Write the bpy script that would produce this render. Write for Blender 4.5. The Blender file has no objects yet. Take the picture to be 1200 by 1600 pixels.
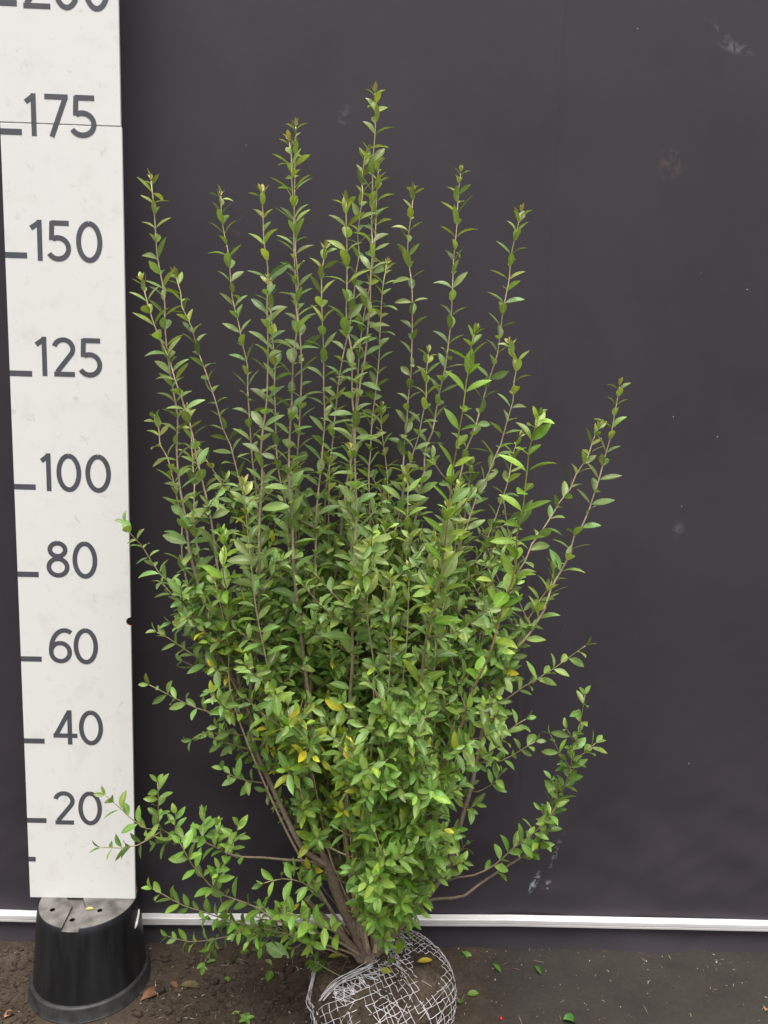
import bpy, bmesh, math, random
import numpy as np
from mathutils import Vector, Matrix, noise
random.seed(11); rng = random.Random(5)
sc = bpy.context.scene
col = sc.collection
# ------------------------------------------------------------------ camera
# everything below is measured in centimetres in the frame of the measuring
# board (x right, y away, z up, 0 = foot of the board); out() turns it to metres
GZ = -22.0                                   # ground level
WALLY = 15.0                                 # backdrop plane
CAM = np.array([79.0407, -172.6023, 121.1445]); YAW, PITCH, ROLL = 0.022271, 0.141963, 0.029611
F = 1202.0
def out(p): return ((p[0]-80)*.01, p[1]*.01, (p[2]-GZ)*.01)
_cy, _sy, _cp, _sp = math.cos(YAW), math.sin(YAW), math.cos(PITCH), math.sin(PITCH)
FW = np.array([_sy*_cp, _cy*_cp, -_sp]); r0 = np.array([_cy, -_sy, 0]); u0 = np.cross(r0, FW)
RT = math.cos(ROLL)*r0 + math.sin(ROLL)*u0; UP = -math.sin(ROLL)*r0 + math.cos(ROLL)*u0
cd = bpy.data.cameras.new('camera'); cam = bpy.data.objects.new('camera', cd); col.objects.link(cam)
cd.sensor_fit = 'VERTICAL'; cd.sensor_height = 36; cd.sensor_width = 27; cd.lens = 36*F/1600
cd.clip_start = .02; cd.clip_end = 100
cam.matrix_world = Matrix(((RT[0], UP[0], -FW[0], out(CAM)[0]), (RT[1], UP[1], -FW[1], out(CAM)[1]),
                           (RT[2], UP[2], -FW[2], out(CAM)[2]), (0, 0, 0, 1)))
sc.camera = cam
# ------------------------------------------------------------------ light: bright overcast sky
SUN_EL, SUN_AZ = math.radians(72), math.radians(172)      # azimuth clockwise from +y: behind the camera
w = bpy.data.worlds.new('World'); sc.world = w; w.use_nodes = True
nt = w.node_tree; nt.nodes.clear()
sky = nt.nodes.new('ShaderNodeTexSky'); sky.sky_type = 'NISHITA'; sky.sun_disc = False
sky.sun_elevation = SUN_EL; sky.sun_rotation = SUN_AZ; sky.air_density = 1.0; sky.dust_density = 6.0; sky.ozone_density = 1.0
hs = nt.nodes.new('ShaderNodeHueSaturation'); hs.inputs['Saturation'].default_value = 0.12
bg = nt.nodes.new('ShaderNodeBackground'); bg.inputs['Strength'].default_value = 0.15
wo = nt.nodes.new('ShaderNodeOutputWorld')
nt.links.new(sky.outputs[0], hs.inputs['Color']); nt.links.new(hs.outputs[0], bg.inputs[0]); nt.links.new(bg.outputs[0], wo.inputs[0])
sl = bpy.data.lights.new('sun', 'SUN'); sl.energy = 1.5; sl.angle = math.radians(40); sl.color = (1, .965, .92)
so = bpy.data.objects.new('sun', sl); col.objects.link(so); so.location = (0, -3, 4)
sd = Vector((math.sin(SUN_AZ)*math.cos(SUN_EL), math.cos(SUN_AZ)*math.cos(SUN_EL), math.sin(SUN_EL)))
so.rotation_euler = sd.to_track_quat('Z', 'Y').to_euler()
vs = sc.view_settings; vs.view_transform = 'Standard'; vs.look = 'None'; vs.gamma = 1.0; vs.exposure = 0.58
vs.use_curve_mapping = False
# ------------------------------------------------------------------ helpers
def ray(px):
    v = FW + RT*((px[0]-600)/F) - UP*((px[1]-800)/F); return v
def ony(px, y):
    v = ray(px); return CAM + v*((y-CAM[1])/v[1])
def onz(px, z):
    v = ray(px); return CAM + v*((z-CAM[2])/v[2])
def proj(p):
    d = np.asarray(p)-CAM; z = d@FW
    return 600+F*(d@RT)/z, 800-F*(d@UP)/z, z
def unit(v):
    v = np.asarray(v, float); return v/(np.linalg.norm(v)+1e-9)
def n3(p, s=1.0): return noise.noise(Vector((p[0]*s, p[1]*s, p[2]*s)))
def mesh_obj(name, verts, faces, mat, parent=None, smooth=True, cols=None, uvs=None, conv=True):
    me = bpy.data.meshes.new(name)
    me.from_pydata([out(v) for v in verts] if conv else [tuple(v) for v in verts], [], faces)
    if smooth: me.polygons.foreach_set('use_smooth', [True]*len(me.polygons))
    if cols is not None:
        a = me.color_attributes.new('col', 'FLOAT_COLOR', 'POINT')
        a.data.foreach_set('color', np.asarray(cols, np.float32).ravel())
    if uvs is not None:
        a = me.attributes.new('lv', 'FLOAT2', 'POINT')
        a.data.foreach_set('vector', np.asarray(uvs, np.float32).ravel())
    me.materials.append(mat); me.update()
    o = bpy.data.objects.new(name, me); col.objects.link(o)
    if parent is not None: o.parent = parent; o.matrix_parent_inverse = parent.matrix_world.inverted()
    return o
def tag(o, label=None, cat=None, group=None, kind=None):
    if label: o['label'] = label
    if cat: o['category'] = cat
    if group: o['group'] = group
    if kind: o['kind'] = kind
    return o
def empty(name, p, label, cat, group=None):
    o = bpy.data.objects.new(name, None); col.objects.link(o); o.location = out(p); o.empty_display_size = .05
    o.matrix_world = Matrix.Translation(out(p))
    return tag(o, label, cat, group)
def tube(pts, rad, n=6, cap=True):
    pts = [np.asarray(p, float) for p in pts]; V = []; Fc = []
    ref = np.array([.31, -.9, .2])
    for i, p in enumerate(pts):
        d = unit(pts[min(i+1, len(pts)-1)]-pts[max(i-1, 0)])
        a = unit(np.cross(d, ref)) if abs(d@unit(ref)) < .98 else unit(np.cross(d, [1, 0, 0])); b = np.cross(d, a)
        r = rad[i] if hasattr(rad, '__len__') else rad
        for k in range(n):
            t = 2*math.pi*k/n; V.append(p+r*(math.cos(t)*a+math.sin(t)*b))
    for i in range(len(pts)-1):
        for k in range(n):
            Fc.append((i*n+k, i*n+(k+1) % n, (i+1)*n+(k+1) % n, (i+1)*n+k))
    if cap:
        Fc.append(tuple(range(n))[::-1]); Fc.append(tuple((len(pts)-1)*n+k for k in range(n)))
    return V, Fc
class MB:
    def __init__(s): s.v = []; s.f = []; s.c = []
    def add(s, V, Fc, c=None):
        b = len(s.v); s.v += list(V); s.f += [tuple(i+b for i in f) for f in Fc]
        if c is not None: s.c += [c]*len(V)
    def build(s, name, mat, parent=None, smooth=True):
        return mesh_obj(name, s.v, s.f, mat, parent, smooth, s.c if s.c else None)
def catmull(P, step):
    P = [np.asarray(p, float) for p in P]; o = []
    for i in range(len(P)-1):
        p0 = P[max(i-1, 0)]; p1 = P[i]; p2 = P[i+1]; p3 = P[min(i+2, len(P)-1)]
        n = max(1, int(np.linalg.norm(p2-p1)/step))
        for k in range(n):
            t = k/n
            o.append(.5*((2*p1)+(-p0+p2)*t+(2*p0-5*p1+4*p2-p3)*t*t+(-p0+3*p1-3*p2+p3)*t**3))
    o.append(P[-1]); return o
# ------------------------------------------------------------------ materials
def mat(name):
    m = bpy.data.materials.new(name); m.use_nodes = True; t = m.node_tree
    return m, t, t.nodes['Principled BSDF'], (lambda a, b: t.links.new(a, b))
def nd(t, ty, **k):
    n = t.nodes.new(ty)
    for a, v in k.items():
        if a in ('operation', 'blend_type', 'data_type', 'attribute_name', 'noise_dimensions', 'interpolation_type'): setattr(n, a, v)
        else: n.inputs[a].default_value = v
    return n
def ramp(t, stops):
    n = t.nodes.new('ShaderNodeValToRGB'); e = n.color_ramp.elements
    while len(e) < len(stops): e.new(.5)
    for i, (p, c) in enumerate(stops): e[i].position = p; e[i].color = c if len(c) == 4 else (*c, 1)
    return n
def mixc(t, L, fac, a, b, bt='MIX'):
    n = t.nodes.new('ShaderNodeMix'); n.data_type = 'RGBA'; n.blend_type = bt
    for s, v in ((0, fac), (6, a), (7, b)):
        if hasattr(v, 'links'): L(v, n.inputs[s])
        else: n.inputs[s].default_value = v if not isinstance(v, tuple) or len(v) == 4 else (*v, 1)
    return n.outputs[2]
def bump(t, L, h, strength, dist):
    b = nd(t, 'ShaderNodeBump', Strength=strength, Distance=dist); L(h, b.inputs['Height']); return b.outputs[0]

def m_leaf():
    m, t, b, L = mat('privet_leaf')
    a = nd(t, 'ShaderNodeAttribute', attribute_name='col'); uv = nd(t, 'ShaderNodeAttribute', attribute_name='lv')
    sp = t.nodes.new('ShaderNodeSeparateXYZ'); L(uv.outputs['Vector'], sp.inputs[0])
    ab = nd(t, 'ShaderNodeMath', operation='ABSOLUTE'); L(sp.outputs[0], ab.inputs[0])
    mr = ramp(t, [(.0, (1, 1, 1)), (.10, (.75, .75, .75)), (.17, (0, 0, 0))]); L(ab.outputs[0], mr.inputs[0])
    # side veins: slanted lines along the blade
    ve = nd(t, 'ShaderNodeMath', operation='MULTIPLY_ADD'); L(ab.outputs[0], ve.inputs[0]); ve.inputs[1].default_value = -.22; L(sp.outputs[1], ve.inputs[2])
    vs_ = nd(t, 'ShaderNodeMath', operation='MULTIPLY'); L(ve.outputs[0], vs_.inputs[0]); vs_.inputs[1].default_value = 50
    vn = nd(t, 'ShaderNodeMath', operation='SINE'); L(vs_.outputs[0], vn.inputs[0])
    tc = t.nodes.new('ShaderNodeTexCoord'); nz = nd(t, 'ShaderNodeTexNoise', Scale=90.0, Detail=3.0); L(tc.outputs['Object'], nz.inputs['Vector'])
    vr = ramp(t, [(.3, (.86, .86, .86)), (.7, (1.12, 1.12, 1.12))]); L(nz.outputs[0], vr.inputs[0])
    c0 = mixc(t, L, 1.0, a.outputs['Color'], vr.outputs[0], 'MULTIPLY')
    lite = mixc(t, L, .42, c0, (.42, .50, .20))
    c1 = mixc(t, L, mr.outputs[0], c0, lite)
    geo = t.nodes.new('ShaderNodeNewGeometry')
    under = mixc(t, L, .30, c1, (.30, .36, .20))
    c2 = mixc(t, L, geo.outputs['Backfacing'], c1, under)
    L(c2, b.inputs['Base Color']); b.inputs['Roughness'].default_value = .36
    b.inputs['Specular IOR Level'].default_value = .5
    L(bump(t, L, vn.outputs[0], .12, .0006), b.inputs['Normal'])
    tr = t.nodes.new('ShaderNodeBsdfTranslucent')
    tcv = mixc(t, L, 1.0, c1, (1.35, 1.40, .5), 'MULTIPLY'); L(tcv, tr.inputs[0])
    mx = t.nodes.new('ShaderNodeMixShader'); mx.inputs[0].default_value = .30
    L(b.outputs[0], mx.inputs[1]); L(tr.outputs[0], mx.inputs[2]); L(mx.outputs[0], t.nodes['Material Output'].inputs[0])
    return m
def m_bark():
    m, t, b, L = mat('bark')
    a = nd(t, 'ShaderNodeAttribute', attribute_name='col'); tc = t.nodes.new('ShaderNodeTexCoord')
    nz = nd(t, 'ShaderNodeTexNoise', Scale=160.0, Detail=4.0); L(tc.outputs['Object'], nz.inputs['Vector'])
    vr = ramp(t, [(.25, (.62, .62, .62)), (.75, (1.35, 1.33, 1.3))]); L(nz.outputs[0], vr.inputs[0])
    L(mixc(t, L, 1.0, a.outputs['Color'], vr.outputs[0], 'MULTIPLY'), b.inputs['Base Color']); b.inputs['Roughness'].default_value = .7
    L(bump(t, L, nz.outputs[0], .5, .002), b.inputs['Normal']); return m
def m_cloth():
    m, t, b, L = mat('black_fabric')
    tc = t.nodes.new('ShaderNodeTexCoord'); ob = tc.outputs['Object']
    n1 = nd(t, 'ShaderNodeTexNoise', Scale=2.2, Detail=5.0, Roughness=.6); L(ob, n1.inputs['Vector'])
    n2 = nd(t, 'ShaderNodeTexNoise', Scale=420.0, Detail=2.0); L(ob, n2.inputs['Vector'])
    n4 = nd(t, 'ShaderNodeTexNoise', Scale=38.0, Detail=5.0); L(ob, n4.inputs['Vector'])
    base = ramp(t, [(.3, (.0430, .0360, .0430)), (.7, (.0560, .0475, .0555))]); L(n1.outputs[0], base.inputs[0])
    c = base.outputs[0]
    # dried splashes and chalky scuffs with their own places on the cloth
    def stain(c, x, z, rx, rz, rot, colr, lo, sc_, amt):
        mp = nd(t, 'ShaderNodeMapping'); mp.vector_type = 'TEXTURE'
        q = out((x, WALLY, z)); mp.inputs['Location'].default_value = q
        mp.inputs['Rotation'].default_value = (0, rot, 0); mp.inputs['Scale'].default_value = (rx*.01, .2, rz*.01)
        L(ob, mp.inputs[0])
        ln = nd(t, 'ShaderNodeVectorMath', operation='LENGTH'); L(mp.outputs[0], ln.inputs[0])
        fr = ramp(t, [(.25, (1, 1, 1)), (1, (0, 0, 0))]); L(ln.outputs['Value'], fr.inputs[0])
        nn = nd(t, 'ShaderNodeTexNoise', Scale=sc_, Detail=5.0, Distortion=.8); L(ob, nn.inputs['Vector'])
        rr = ramp(t, [(lo, (0, 0, 0)), (lo+.12, (1, 1, 1))]); L(nn.outputs[0], rr.inputs[0])
        mu = nd(t, 'ShaderNodeMath', operation='MULTIPLY'); L(fr.outputs[0], mu.inputs[0]); L(rr.outputs[0], mu.inputs[1])
        m2 = nd(t, 'ShaderNodeMath', operation='MULTIPLY'); L(mu.outputs[0], m2.inputs[0]); m2.inputs[1].default_value = amt
        return mixc(t, L, m2.outputs[0], c, colr)
    c = stain(c, 126.2, -4.2, 1.0, 4.2, .35, (.42, .45, .52), .44, 60, 1.0)
    c = stain(c, 129.6, -5.2, 1.6, 2.0, .2, (.35, .37, .42), .53, 70, .9)
    c = stain(c, 131.0, 4.0, 1.0, 8.0, .25, (.25, .26, .28), .52, 75, .55)
    c = stain(c, 126.0, 5.0, 1.0, 7.0, -.35, (.25, .26, .28), .54, 75, .45)
    c = stain(c, 160.6, 203.5, 5.0, 1.6, .25, (.20, .20, .21), .45, 40, .55)
    c = stain(c, 156.5, 207.5, 1.2, 4.0, -.9, (.20, .20, .21), .48, 50, .35)
    c = stain(c, 147.6, 178, 4.2, 4.2, .3, (.16, .10, .09), .45, 45, .4)
    c = stain(c, 71.5, 185.5, 1.6, 3.2, .2, (.2, .2, .21), .45, 50, .35)
    c = stain(c, 156.6, 92, 1.6, 2.4, .5, (.16, .16, .18), .44, 50, .4)
    c = stain(c, 47, 160, 2.5, 8, .1, (.09, .09, .10), .5, 45, .25)
    # lint: tiny scattered specks
    vo = nd(t, 'ShaderNodeTexVoronoi', Scale=26.0); L(ob, vo.inputs['Vector'])
    vr = ramp(t, [(.0, (1, 1, 1)), (.035, (1, 1, 1)), (.05, (0, 0, 0))]); L(vo.outputs['Distance'], vr.inputs[0])
    sp = t.nodes.new('ShaderNodeSeparateColor'); L(vo.outputs['Color'], sp.inputs[0])
    gt = nd(t, 'ShaderNodeMath', operation='GREATER_THAN'); L(sp.outputs[0], gt.inputs[0]); gt.inputs[1].default_value = .93
    mu = nd(t, 'ShaderNodeMath', operation='MULTIPLY'); L(vr.outputs[0], mu.inputs[0]); L(gt.outputs[0], mu.inputs[1])
    c = mixc(t, L, mu.outputs[0], c, (.3, .3, .3))
    L(c, b.inputs['Base Color'])
    rr = ramp(t, [(.3, (.5, .5, .5)), (.7, (.62, .62, .62))]); L(n4.outputs[0], rr.inputs[0]); L(rr.outputs[0], b.inputs['Roughness'])
    b.inputs['Specular IOR Level'].default_value = .22
    ad = nd(t, 'ShaderNodeMath', operation='MULTIPLY_ADD'); L(n4.outputs[0], ad.inputs[0]); ad.inputs[1].default_value = .5; L(n2.outputs[0], ad.inputs[2])
    L(bump(t, L, ad.outputs[0], .22, .0008), b.inputs['Normal'])
    return m
def m_board():
    m, t, b, L = mat('white_board')
    tc = t.nodes.new('ShaderNodeTexCoord'); ob = tc.outputs['Object']
    n1 = nd(t, 'ShaderNodeTexNoise', Scale=14.0, Detail=6.0, Roughness=.65); L(ob, n1.inputs['Vector'])
    r1 = ramp(t, [(.30, (.76, .735, .70)), (.46, (.82, .805, .775)), (.7, (.83, .815, .785))]); L(n1.outputs[0], r1.inputs[0])
    n2 = nd(t, 'ShaderNodeTexNoise', Scale=55.0, Detail=3.0, Distortion=1.0); L(ob, n2.inputs['Vector'])
    r2 = ramp(t, [(.64, (0, 0, 0)), (.80, (.45, .45, .45))]); L(n2.outputs[0], r2.inputs[0])
    c = mixc(t, L, r2.outputs[0], r1.outputs[0], (.45, .43, .40))
    vo = nd(t, 'ShaderNodeTexVoronoi', Scale=30.0); L(ob, vo.inputs['Vector'])
    vr = ramp(t, [(.03, (1, 1, 1)), (.06, (0, 0, 0))]); L(vo.outputs['Distance'], vr.inputs[0])
    sp = t.nodes.new('ShaderNodeSeparateColor'); L(vo.outputs['Color'], sp.inputs[0])
    gt = nd(t, 'ShaderNodeMath', operation='GREATER_THAN'); L(sp.outputs[0], gt.inputs[0]); gt.inputs[1].default_value = .93
    mu = nd(t, 'ShaderNodeMath', operation='MULTIPLY'); L(vr.outputs[0], mu.inputs[0]); L(gt.outputs[0], mu.inputs[1])
    c = mixc(t, L, mu.outputs[0], c, (.3, .29, .28))
    L(c, b.inputs['Base Color']); b.inputs['Roughness'].default_value = .45
    return m
def m_simple(name, c, rough=.5, var=.0, scale=60, spec=.5, bmp=0, bd=.002):
    m, t, b, L = mat(name); tc = t.nodes.new('ShaderNodeTexCoord')
    nz = nd(t, 'ShaderNodeTexNoise', Scale=float(scale), Detail=5.0); L(tc.outputs['Object'], nz.inputs['Vector'])
    lo, hi = 1-var, 1+var
    vr = ramp(t, [(.3, (c[0]*lo, c[1]*lo, c[2]*lo)), (.7, (c[0]*hi, c[1]*hi, c[2]*hi))]); L(nz.outputs[0], vr.inputs[0])
    L(vr.outputs[0], b.inputs['Base Color']); b.inputs['Roughness'].default_value = rough; b.inputs['Specular IOR Level'].default_value = spec
    if bmp: L(bump(t, L, nz.outputs[0], bmp, bd), b.inputs['Normal'])
    return m
def m_pot():
    m, t, b, L = mat('black_plastic'); tc = t.nodes.new('ShaderNodeTexCoord'); ob = tc.outputs['Object']
    mp = nd(t, 'ShaderNodeMapping'); mp.inputs['Scale'].default_value = (1, 1, .12); L(ob, mp.inputs[0])
    n1 = nd(t, 'ShaderNodeTexNoise', Scale=38.0, Detail=6.0, Roughness=.6); L(mp.outputs[0], n1.inputs['Vector'])
    n2 = nd(t, 'ShaderNodeTexNoise', Scale=28.0, Detail=6.0); L(ob, n2.inputs['Vector'])
    geo = t.nodes.new('ShaderNodeNewGeometry'); sp = t.nodes.new('ShaderNodeSeparateXYZ'); L(geo.outputs['Normal'], sp.inputs[0])
    up = ramp(t, [(.55, (0, 0, 0)), (.95, (1, 1, 1))]); L(sp.outputs[2], up.inputs[0])
    side = ramp(t, [(.35, (.0075, .008, .0095)), (.75, (.020, .021, .024))]); L(n1.outputs[0], side.inputs[0])
    dust = ramp(t, [(.3, (.07, .064, .058)), (.62, (.20, .185, .17))]); L(n2.outputs[0], dust.inputs[0])   # settled dust on faces that lie flat
    L(mixc(t, L, up.outputs[0], side.outputs[0], dust.outputs[0]), b.inputs['Base Color'])
    rr = ramp(t, [(.3, (.28, .28, .28)), (.75, (.46, .46, .46))]); L(n1.outputs[0], rr.inputs[0]); L(rr.outputs[0], b.inputs['Roughness'])
    b.inputs['Specular IOR Level'].default_value = .45
    return m
def m_ground():
    m, t, b, L = mat('dark_soil'); tc = t.nodes.new('ShaderNodeTexCoord'); ob = tc.outputs['Object']
    n1 = nd(t, 'ShaderNodeTexNoise', Scale=7.0, Detail=8.0, Roughness=.62); L(ob, n1.inputs['Vector'])
    n2 = nd(t, 'ShaderNodeTexNoise', Scale=130.0, Detail=6.0, Roughness=.7); L(ob, n2.inputs['Vector'])
    soil = ramp(t, [(.30, (.022, .0155, .011)), (.5, (.056, .040, .028)), (.70, (.115, .085, .06))])
    ad = nd(t, 'ShaderNodeMath', operation='MULTIPLY_ADD'); L(n2.outputs[0], ad.inputs[0]); ad.inputs[1].default_value = .55
    hf = nd(t, 'ShaderNodeMath', operation='MULTIPLY'); L(n1.outputs[0], hf.inputs[0]); hf.inputs[1].default_value = .45; L(hf.outputs[0], ad.inputs[2])
    L(ad.outputs[0], soil.inputs[0])
    cl = ramp(t, [(.3, (.022, .019, .0165)), (.7, (.052, .044, .037))]); L(ad.outputs[0], cl.inputs[0])
    a = nd(t, 'ShaderNodeAttribute', attribute_name='col')
    L(mixc(t, L, a.outputs['Fac'], soil.outputs[0], cl.outputs[0]), b.inputs['Base Color'])
    b.inputs['Roughness'].default_value = .85; b.inputs['Specular IOR Level'].default_value = .3
    L(bump(t, L, n2.outputs[0], .6, .004), b.inputs['Normal']); return m
def m_soil():
    m, t, b, L = mat('root_soil'); tc = t.nodes.new('ShaderNodeTexCoord'); ob = tc.outputs['Object']
    n2 = nd(t, 'ShaderNodeTexNoise', Scale=95.0, Detail=8.0, Roughness=.7); L(ob, n2.inputs['Vector'])
    n1 = nd(t, 'ShaderNodeTexNoise', Scale=16.0, Detail=4.0); L(ob, n1.inputs['Vector'])
    ad = nd(t, 'ShaderNodeMath', operation='ADD'); L(n1.outputs[0], ad.inputs[0]); L(n2.outputs[0], ad.inputs[1])
    hf = nd(t, 'ShaderNodeMath', operation='MULTIPLY'); L(ad.outputs[0], hf.inputs[0]); hf.inputs[1].default_value = .5
    soil = ramp(t, [(.34, (.030, .021, .015)), (.5, (.068, .050, .036)), (.64, (.135, .10, .073))]); L(hf.outputs[0], soil.inputs[0])
    L(soil.outputs[0], b.inputs['Base Color']); b.inputs['Roughness'].default_value = .9; b.inputs['Specular IOR Level'].default_value = .2
    L(bump(t, L, n2.outputs[0], .9, .006), b.inputs['Normal']); return m
def m_attr(name, rough=.7):
    m, t, b, L = mat(name); a = nd(t, 'ShaderNodeAttribute', attribute_name='col')
    L(a.outputs['Color'], b.inputs['Base Color']); b.inputs['Roughness'].default_value = rough; return m
LEAF = m_leaf(); BARK = m_bark(); CLOTH = m_cloth(); BOARD = m_board(); POT = m_pot(); GROUND = m_ground(); SOIL = m_soil()
PRINT = m_simple('grey_print', (.083, .085, .10), .5, .10, 40)
WOOD = m_simple('bare_plywood', (.42, .24, .14), .7, .15, 80)
STRIP = m_simple('white_strip', (.78, .745, .735), .45, .05, 25)
WIRE = m_simple('galvanised_wire', (.74, .70, .71), .5, .25, 70)
FIBRE = m_attr('fibres', .8)
DRY = m_simple('dry_leaf', (.17, .085, .045), .7, .45, 60, .3, .4)
BERRY = m_simple('red_berry', (.42, .02, .015), .25, .1, 60)
DARK = m_simple('pot_inside', (.012, .011, .010), .8, .2, 60)
TAPE = m_simple('white_scrap', (.6, .6, .6), .5, .1, 60)
# ------------------------------------------------------------------ ground
BX, BY, BR = 85.6, -10.8, 16.6                # root ball centre and radius
BTOP = -6.0
def gh(x, y):
    z = GZ + .55*n3((x, y, 3.1), .06) + .28*n3((x, y, 7.7), .19) + .13*n3((x, y, 1.7), .55)
    soil = max(0, min(1, (112-x)/20))
    z += soil*(.5*abs(n3((x, y, 12.0), .33))+.2*n3((x, y, 4.0), 1.1)) - .45
    z += .8*math.exp(-((x-55)/28)**2-((y-2)/9)**2)          # soil heaped between pot and root ball
    z += .9*math.exp(-((math.hypot(x-BX, y-BY)-BR)/4)**2)
    dp = math.hypot(x-14, y-.4)
    if dp < 19: z = GZ-.05 + (z-GZ+.05)*max(0, (dp-15)/4)
    return z
xs = list(np.arange(-330, -24, 34))+list(np.arange(-24, 206, .9))+list(np.arange(206, 560, 34))
ys = [-420, -340, -260, -200, -150, -110, -80, -60, -48]+list(np.arange(-40, 18.1, .8))+[30]
V = [(x, y, gh(x, y)) for y in ys for x in xs]
Cc = []
for (x, y, z) in V:
    k = max(0, min(1, (x-108)/9+.7*n3((x, y, 0), .12)+.25*n3((x, y, 5), .6)))
    Cc.append((k, k, k, 1))
nx = len(xs); Fg = [(j*nx+i, j*nx+i+1, (j+1)*nx+i+1, (j+1)*nx+i) for j in range(len(ys)-1) for i in range(nx-1)]
tag(mesh_obj('ground', V, Fg, GROUND, cols=Cc), kind='structure')
# ------------------------------------------------------------------ backdrop of black cloth
def wy(x, z):
    y = WALLY + .35*n3((x*.5, 0, z*.22), .05) + .12*n3((x, 9, z*.5), .11)
    sx = 119.7 + .0066*(z-120)
    d = x-sx
    y += -.10*math.exp(-(d/.7)**2) + .09*math.exp(-((d-1.2)/.6)**2) if z > 20 else 0     # stitched seam
    lo = max(0, min(1, (42-z)/42))
    y += lo*(.9*n3((x*.6, 4, z+x*.35), .075)+.35*n3((x*.8, 8, z-x*.5), .16))               # creases where the cloth bunches
    if z < -16.5: y -= 1.1*((-16.5-z)/5.5)**1.4
    return y
bxs = list(np.arange(-130, -20, 11))+list(np.arange(-20, 118, 1.5))+list(np.arange(118, 123.2, .25))+list(np.arange(123.5, 204, 1.5))+list(np.arange(204, 330, 11))
bzs = list(np.arange(-23.5, 50, 1.1))+list(np.arange(50, 222, 4))+[235, 260]
V = [(x, wy(x, z), z) for z in bzs for x in bxs]; nx = len(bxs)
Fb = [(j*nx+i, j*nx+i+1, (j+1)*nx+i+1, (j+1)*nx+i) for j in range(len(bzs)-1) for i in range(nx-1)]
tag(mesh_obj('backdrop_cloth', V, Fb, CLOTH), 'large black cloth backdrop with a vertical seam and pale stains', 'backdrop')
# white strip that pins the cloth down
prof = [(1.6, -1.15), (.1, -1.15), (-.15, -1.0), (-.25, -.45), (.02, -.3), (.02, -.16), (-.35, 0), (-.42, .9), (-.2, 1.15), (1.6, 1.15)]
mb = MB(); path = []
for x in np.arange(-120, 322, 4.0):
    z = np.interp(x, [-120, -14, 21, 80, 120, 190, 320], [-15.2, -15.2, -15.6, -15.0, -14.5, -14.9, -15.0]) + .05*n3((x, 0, 0), .07)
    path.append((x, WALLY-1.75, z))
V = [(x, y+a, z+b) for (x, y, z) in path for (a, b) in prof]; k = len(prof)
Fs = [(i*k+j, i*k+j+1, (i+1)*k+j+1, (i+1)*k+j) for i in range(len(path)-1) for j in range(k-1)]
tag(mesh_obj('batten', V, Fs, STRIP, smooth=False), 'long white grooved batten along the foot of the black cloth', 'batten')
# ------------------------------------------------------------------ upturned plant pot
PX, PY = 14.0, .4
pot = empty('plant_pot', (PX, PY, GZ), 'upturned black plastic plant pot standing under the measuring board', 'plant pot')
def lathe(prof, n, cx, cy):
    V = []; Fc = []
    for (r, z) in prof:
        for i in range(n): a = 2*math.pi*i/n; V.append((cx+r*math.cos(a), cy+r*math.sin(a), z))
    for j in range(len(prof)-1):
        for i in range(n): Fc.append((j*n+i, j*n+(i+1) % n, (j+1)*n+(i+1) % n, (j+1)*n+i))
    return V, Fc
N = 96
V, Fc = lathe([(13.0, -18.2), (12.95, -17.6), (11.75, -2.0), (11.45, -.35), (11.2, -.06), (10.95, 0)], N, PX, PY)
Fc.append(tuple(5*N+i for i in range(N))); Fc.append(tuple(range(N))[::-1])
body = mesh_obj('body', V, Fc, POT, pot, smooth=False)
def cutter(V, Fc):
    c = mesh_obj('cutter', V, Fc, DARK, None, False); return c
cuts = []
def hole(px):
    p = onz(px, 0); V, Fc = lathe([(.62, -2.2), (.62, 1)], 20, p[0], p[1]); Fc.append(tuple(range(20))[::-1]); Fc.append(tuple(range(20, 40))); cuts.append(cutter(V, Fc))
def prism(poly, z0, z1):
    n = len(poly); V = [(x, y, z0) for x, y in poly]+[(x, y, z1) for x, y in poly]
    Fc = [tuple(range(n))[::-1], tuple(range(n, 2*n))]+[(i, (i+1) % n, (i+1) % n+n, i+n) for i in range(n)]
    cuts.append(cutter(V, Fc))
chan = [onz(q, 0)[:2] for q in [(93, 1456), (121, 1456), (134, 1416), (128, 1398), (100, 1398), (113, 1415)]]
prism([tuple(c) for c in chan], -.75, 1.0)
for q in [(82, 1421.5), (156, 1422.5)]: hole(q)
p = onz((113, 1437), -.7); V, Fc = lathe([(.62, -2.6), (.62, 1)], 20, p[0], p[1]); Fc.append(tuple(range(20))[::-1]); Fc.append(tuple(range(20, 40))); cuts.append(cutter(V, Fc))
for c in cuts:
    md = body.modifiers.new('cut', 'BOOLEAN'); md.operation = 'DIFFERENCE'; md.object = c; md.solver = 'EXACT'
bpy.context.view_layer.update()
dg = bpy.context.evaluated_depsgraph_get()
me = bpy.data.meshes.new_from_object(body.evaluated_get(dg)); body.modifiers.clear(); body.data = me
for c in cuts: bpy.data.objects.remove(c, do_unlink=True)
me.polygons.foreach_set('use_smooth', [True]*len(me.polygons)); me.set_sharp_from_angle(angle=math.radians(32))
V, Fc = lathe([(12.6, -18.25), (13.35, -18.3), (13.72, -18.45), (13.85, -18.8), (14.0, -21.6), (14.15, -21.75), (14.12, -22.0), (13.6, -22.0), (13.2, -18.8), (12.6, -18.4)], N, PX, PY)
rim = mesh_obj('rim', V, Fc, m_simple('scuffed_black_plastic', (.028, .027, .026), .5, .55, 45), pot); rim.data.set_sharp_from_angle(angle=math.radians(50))
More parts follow.
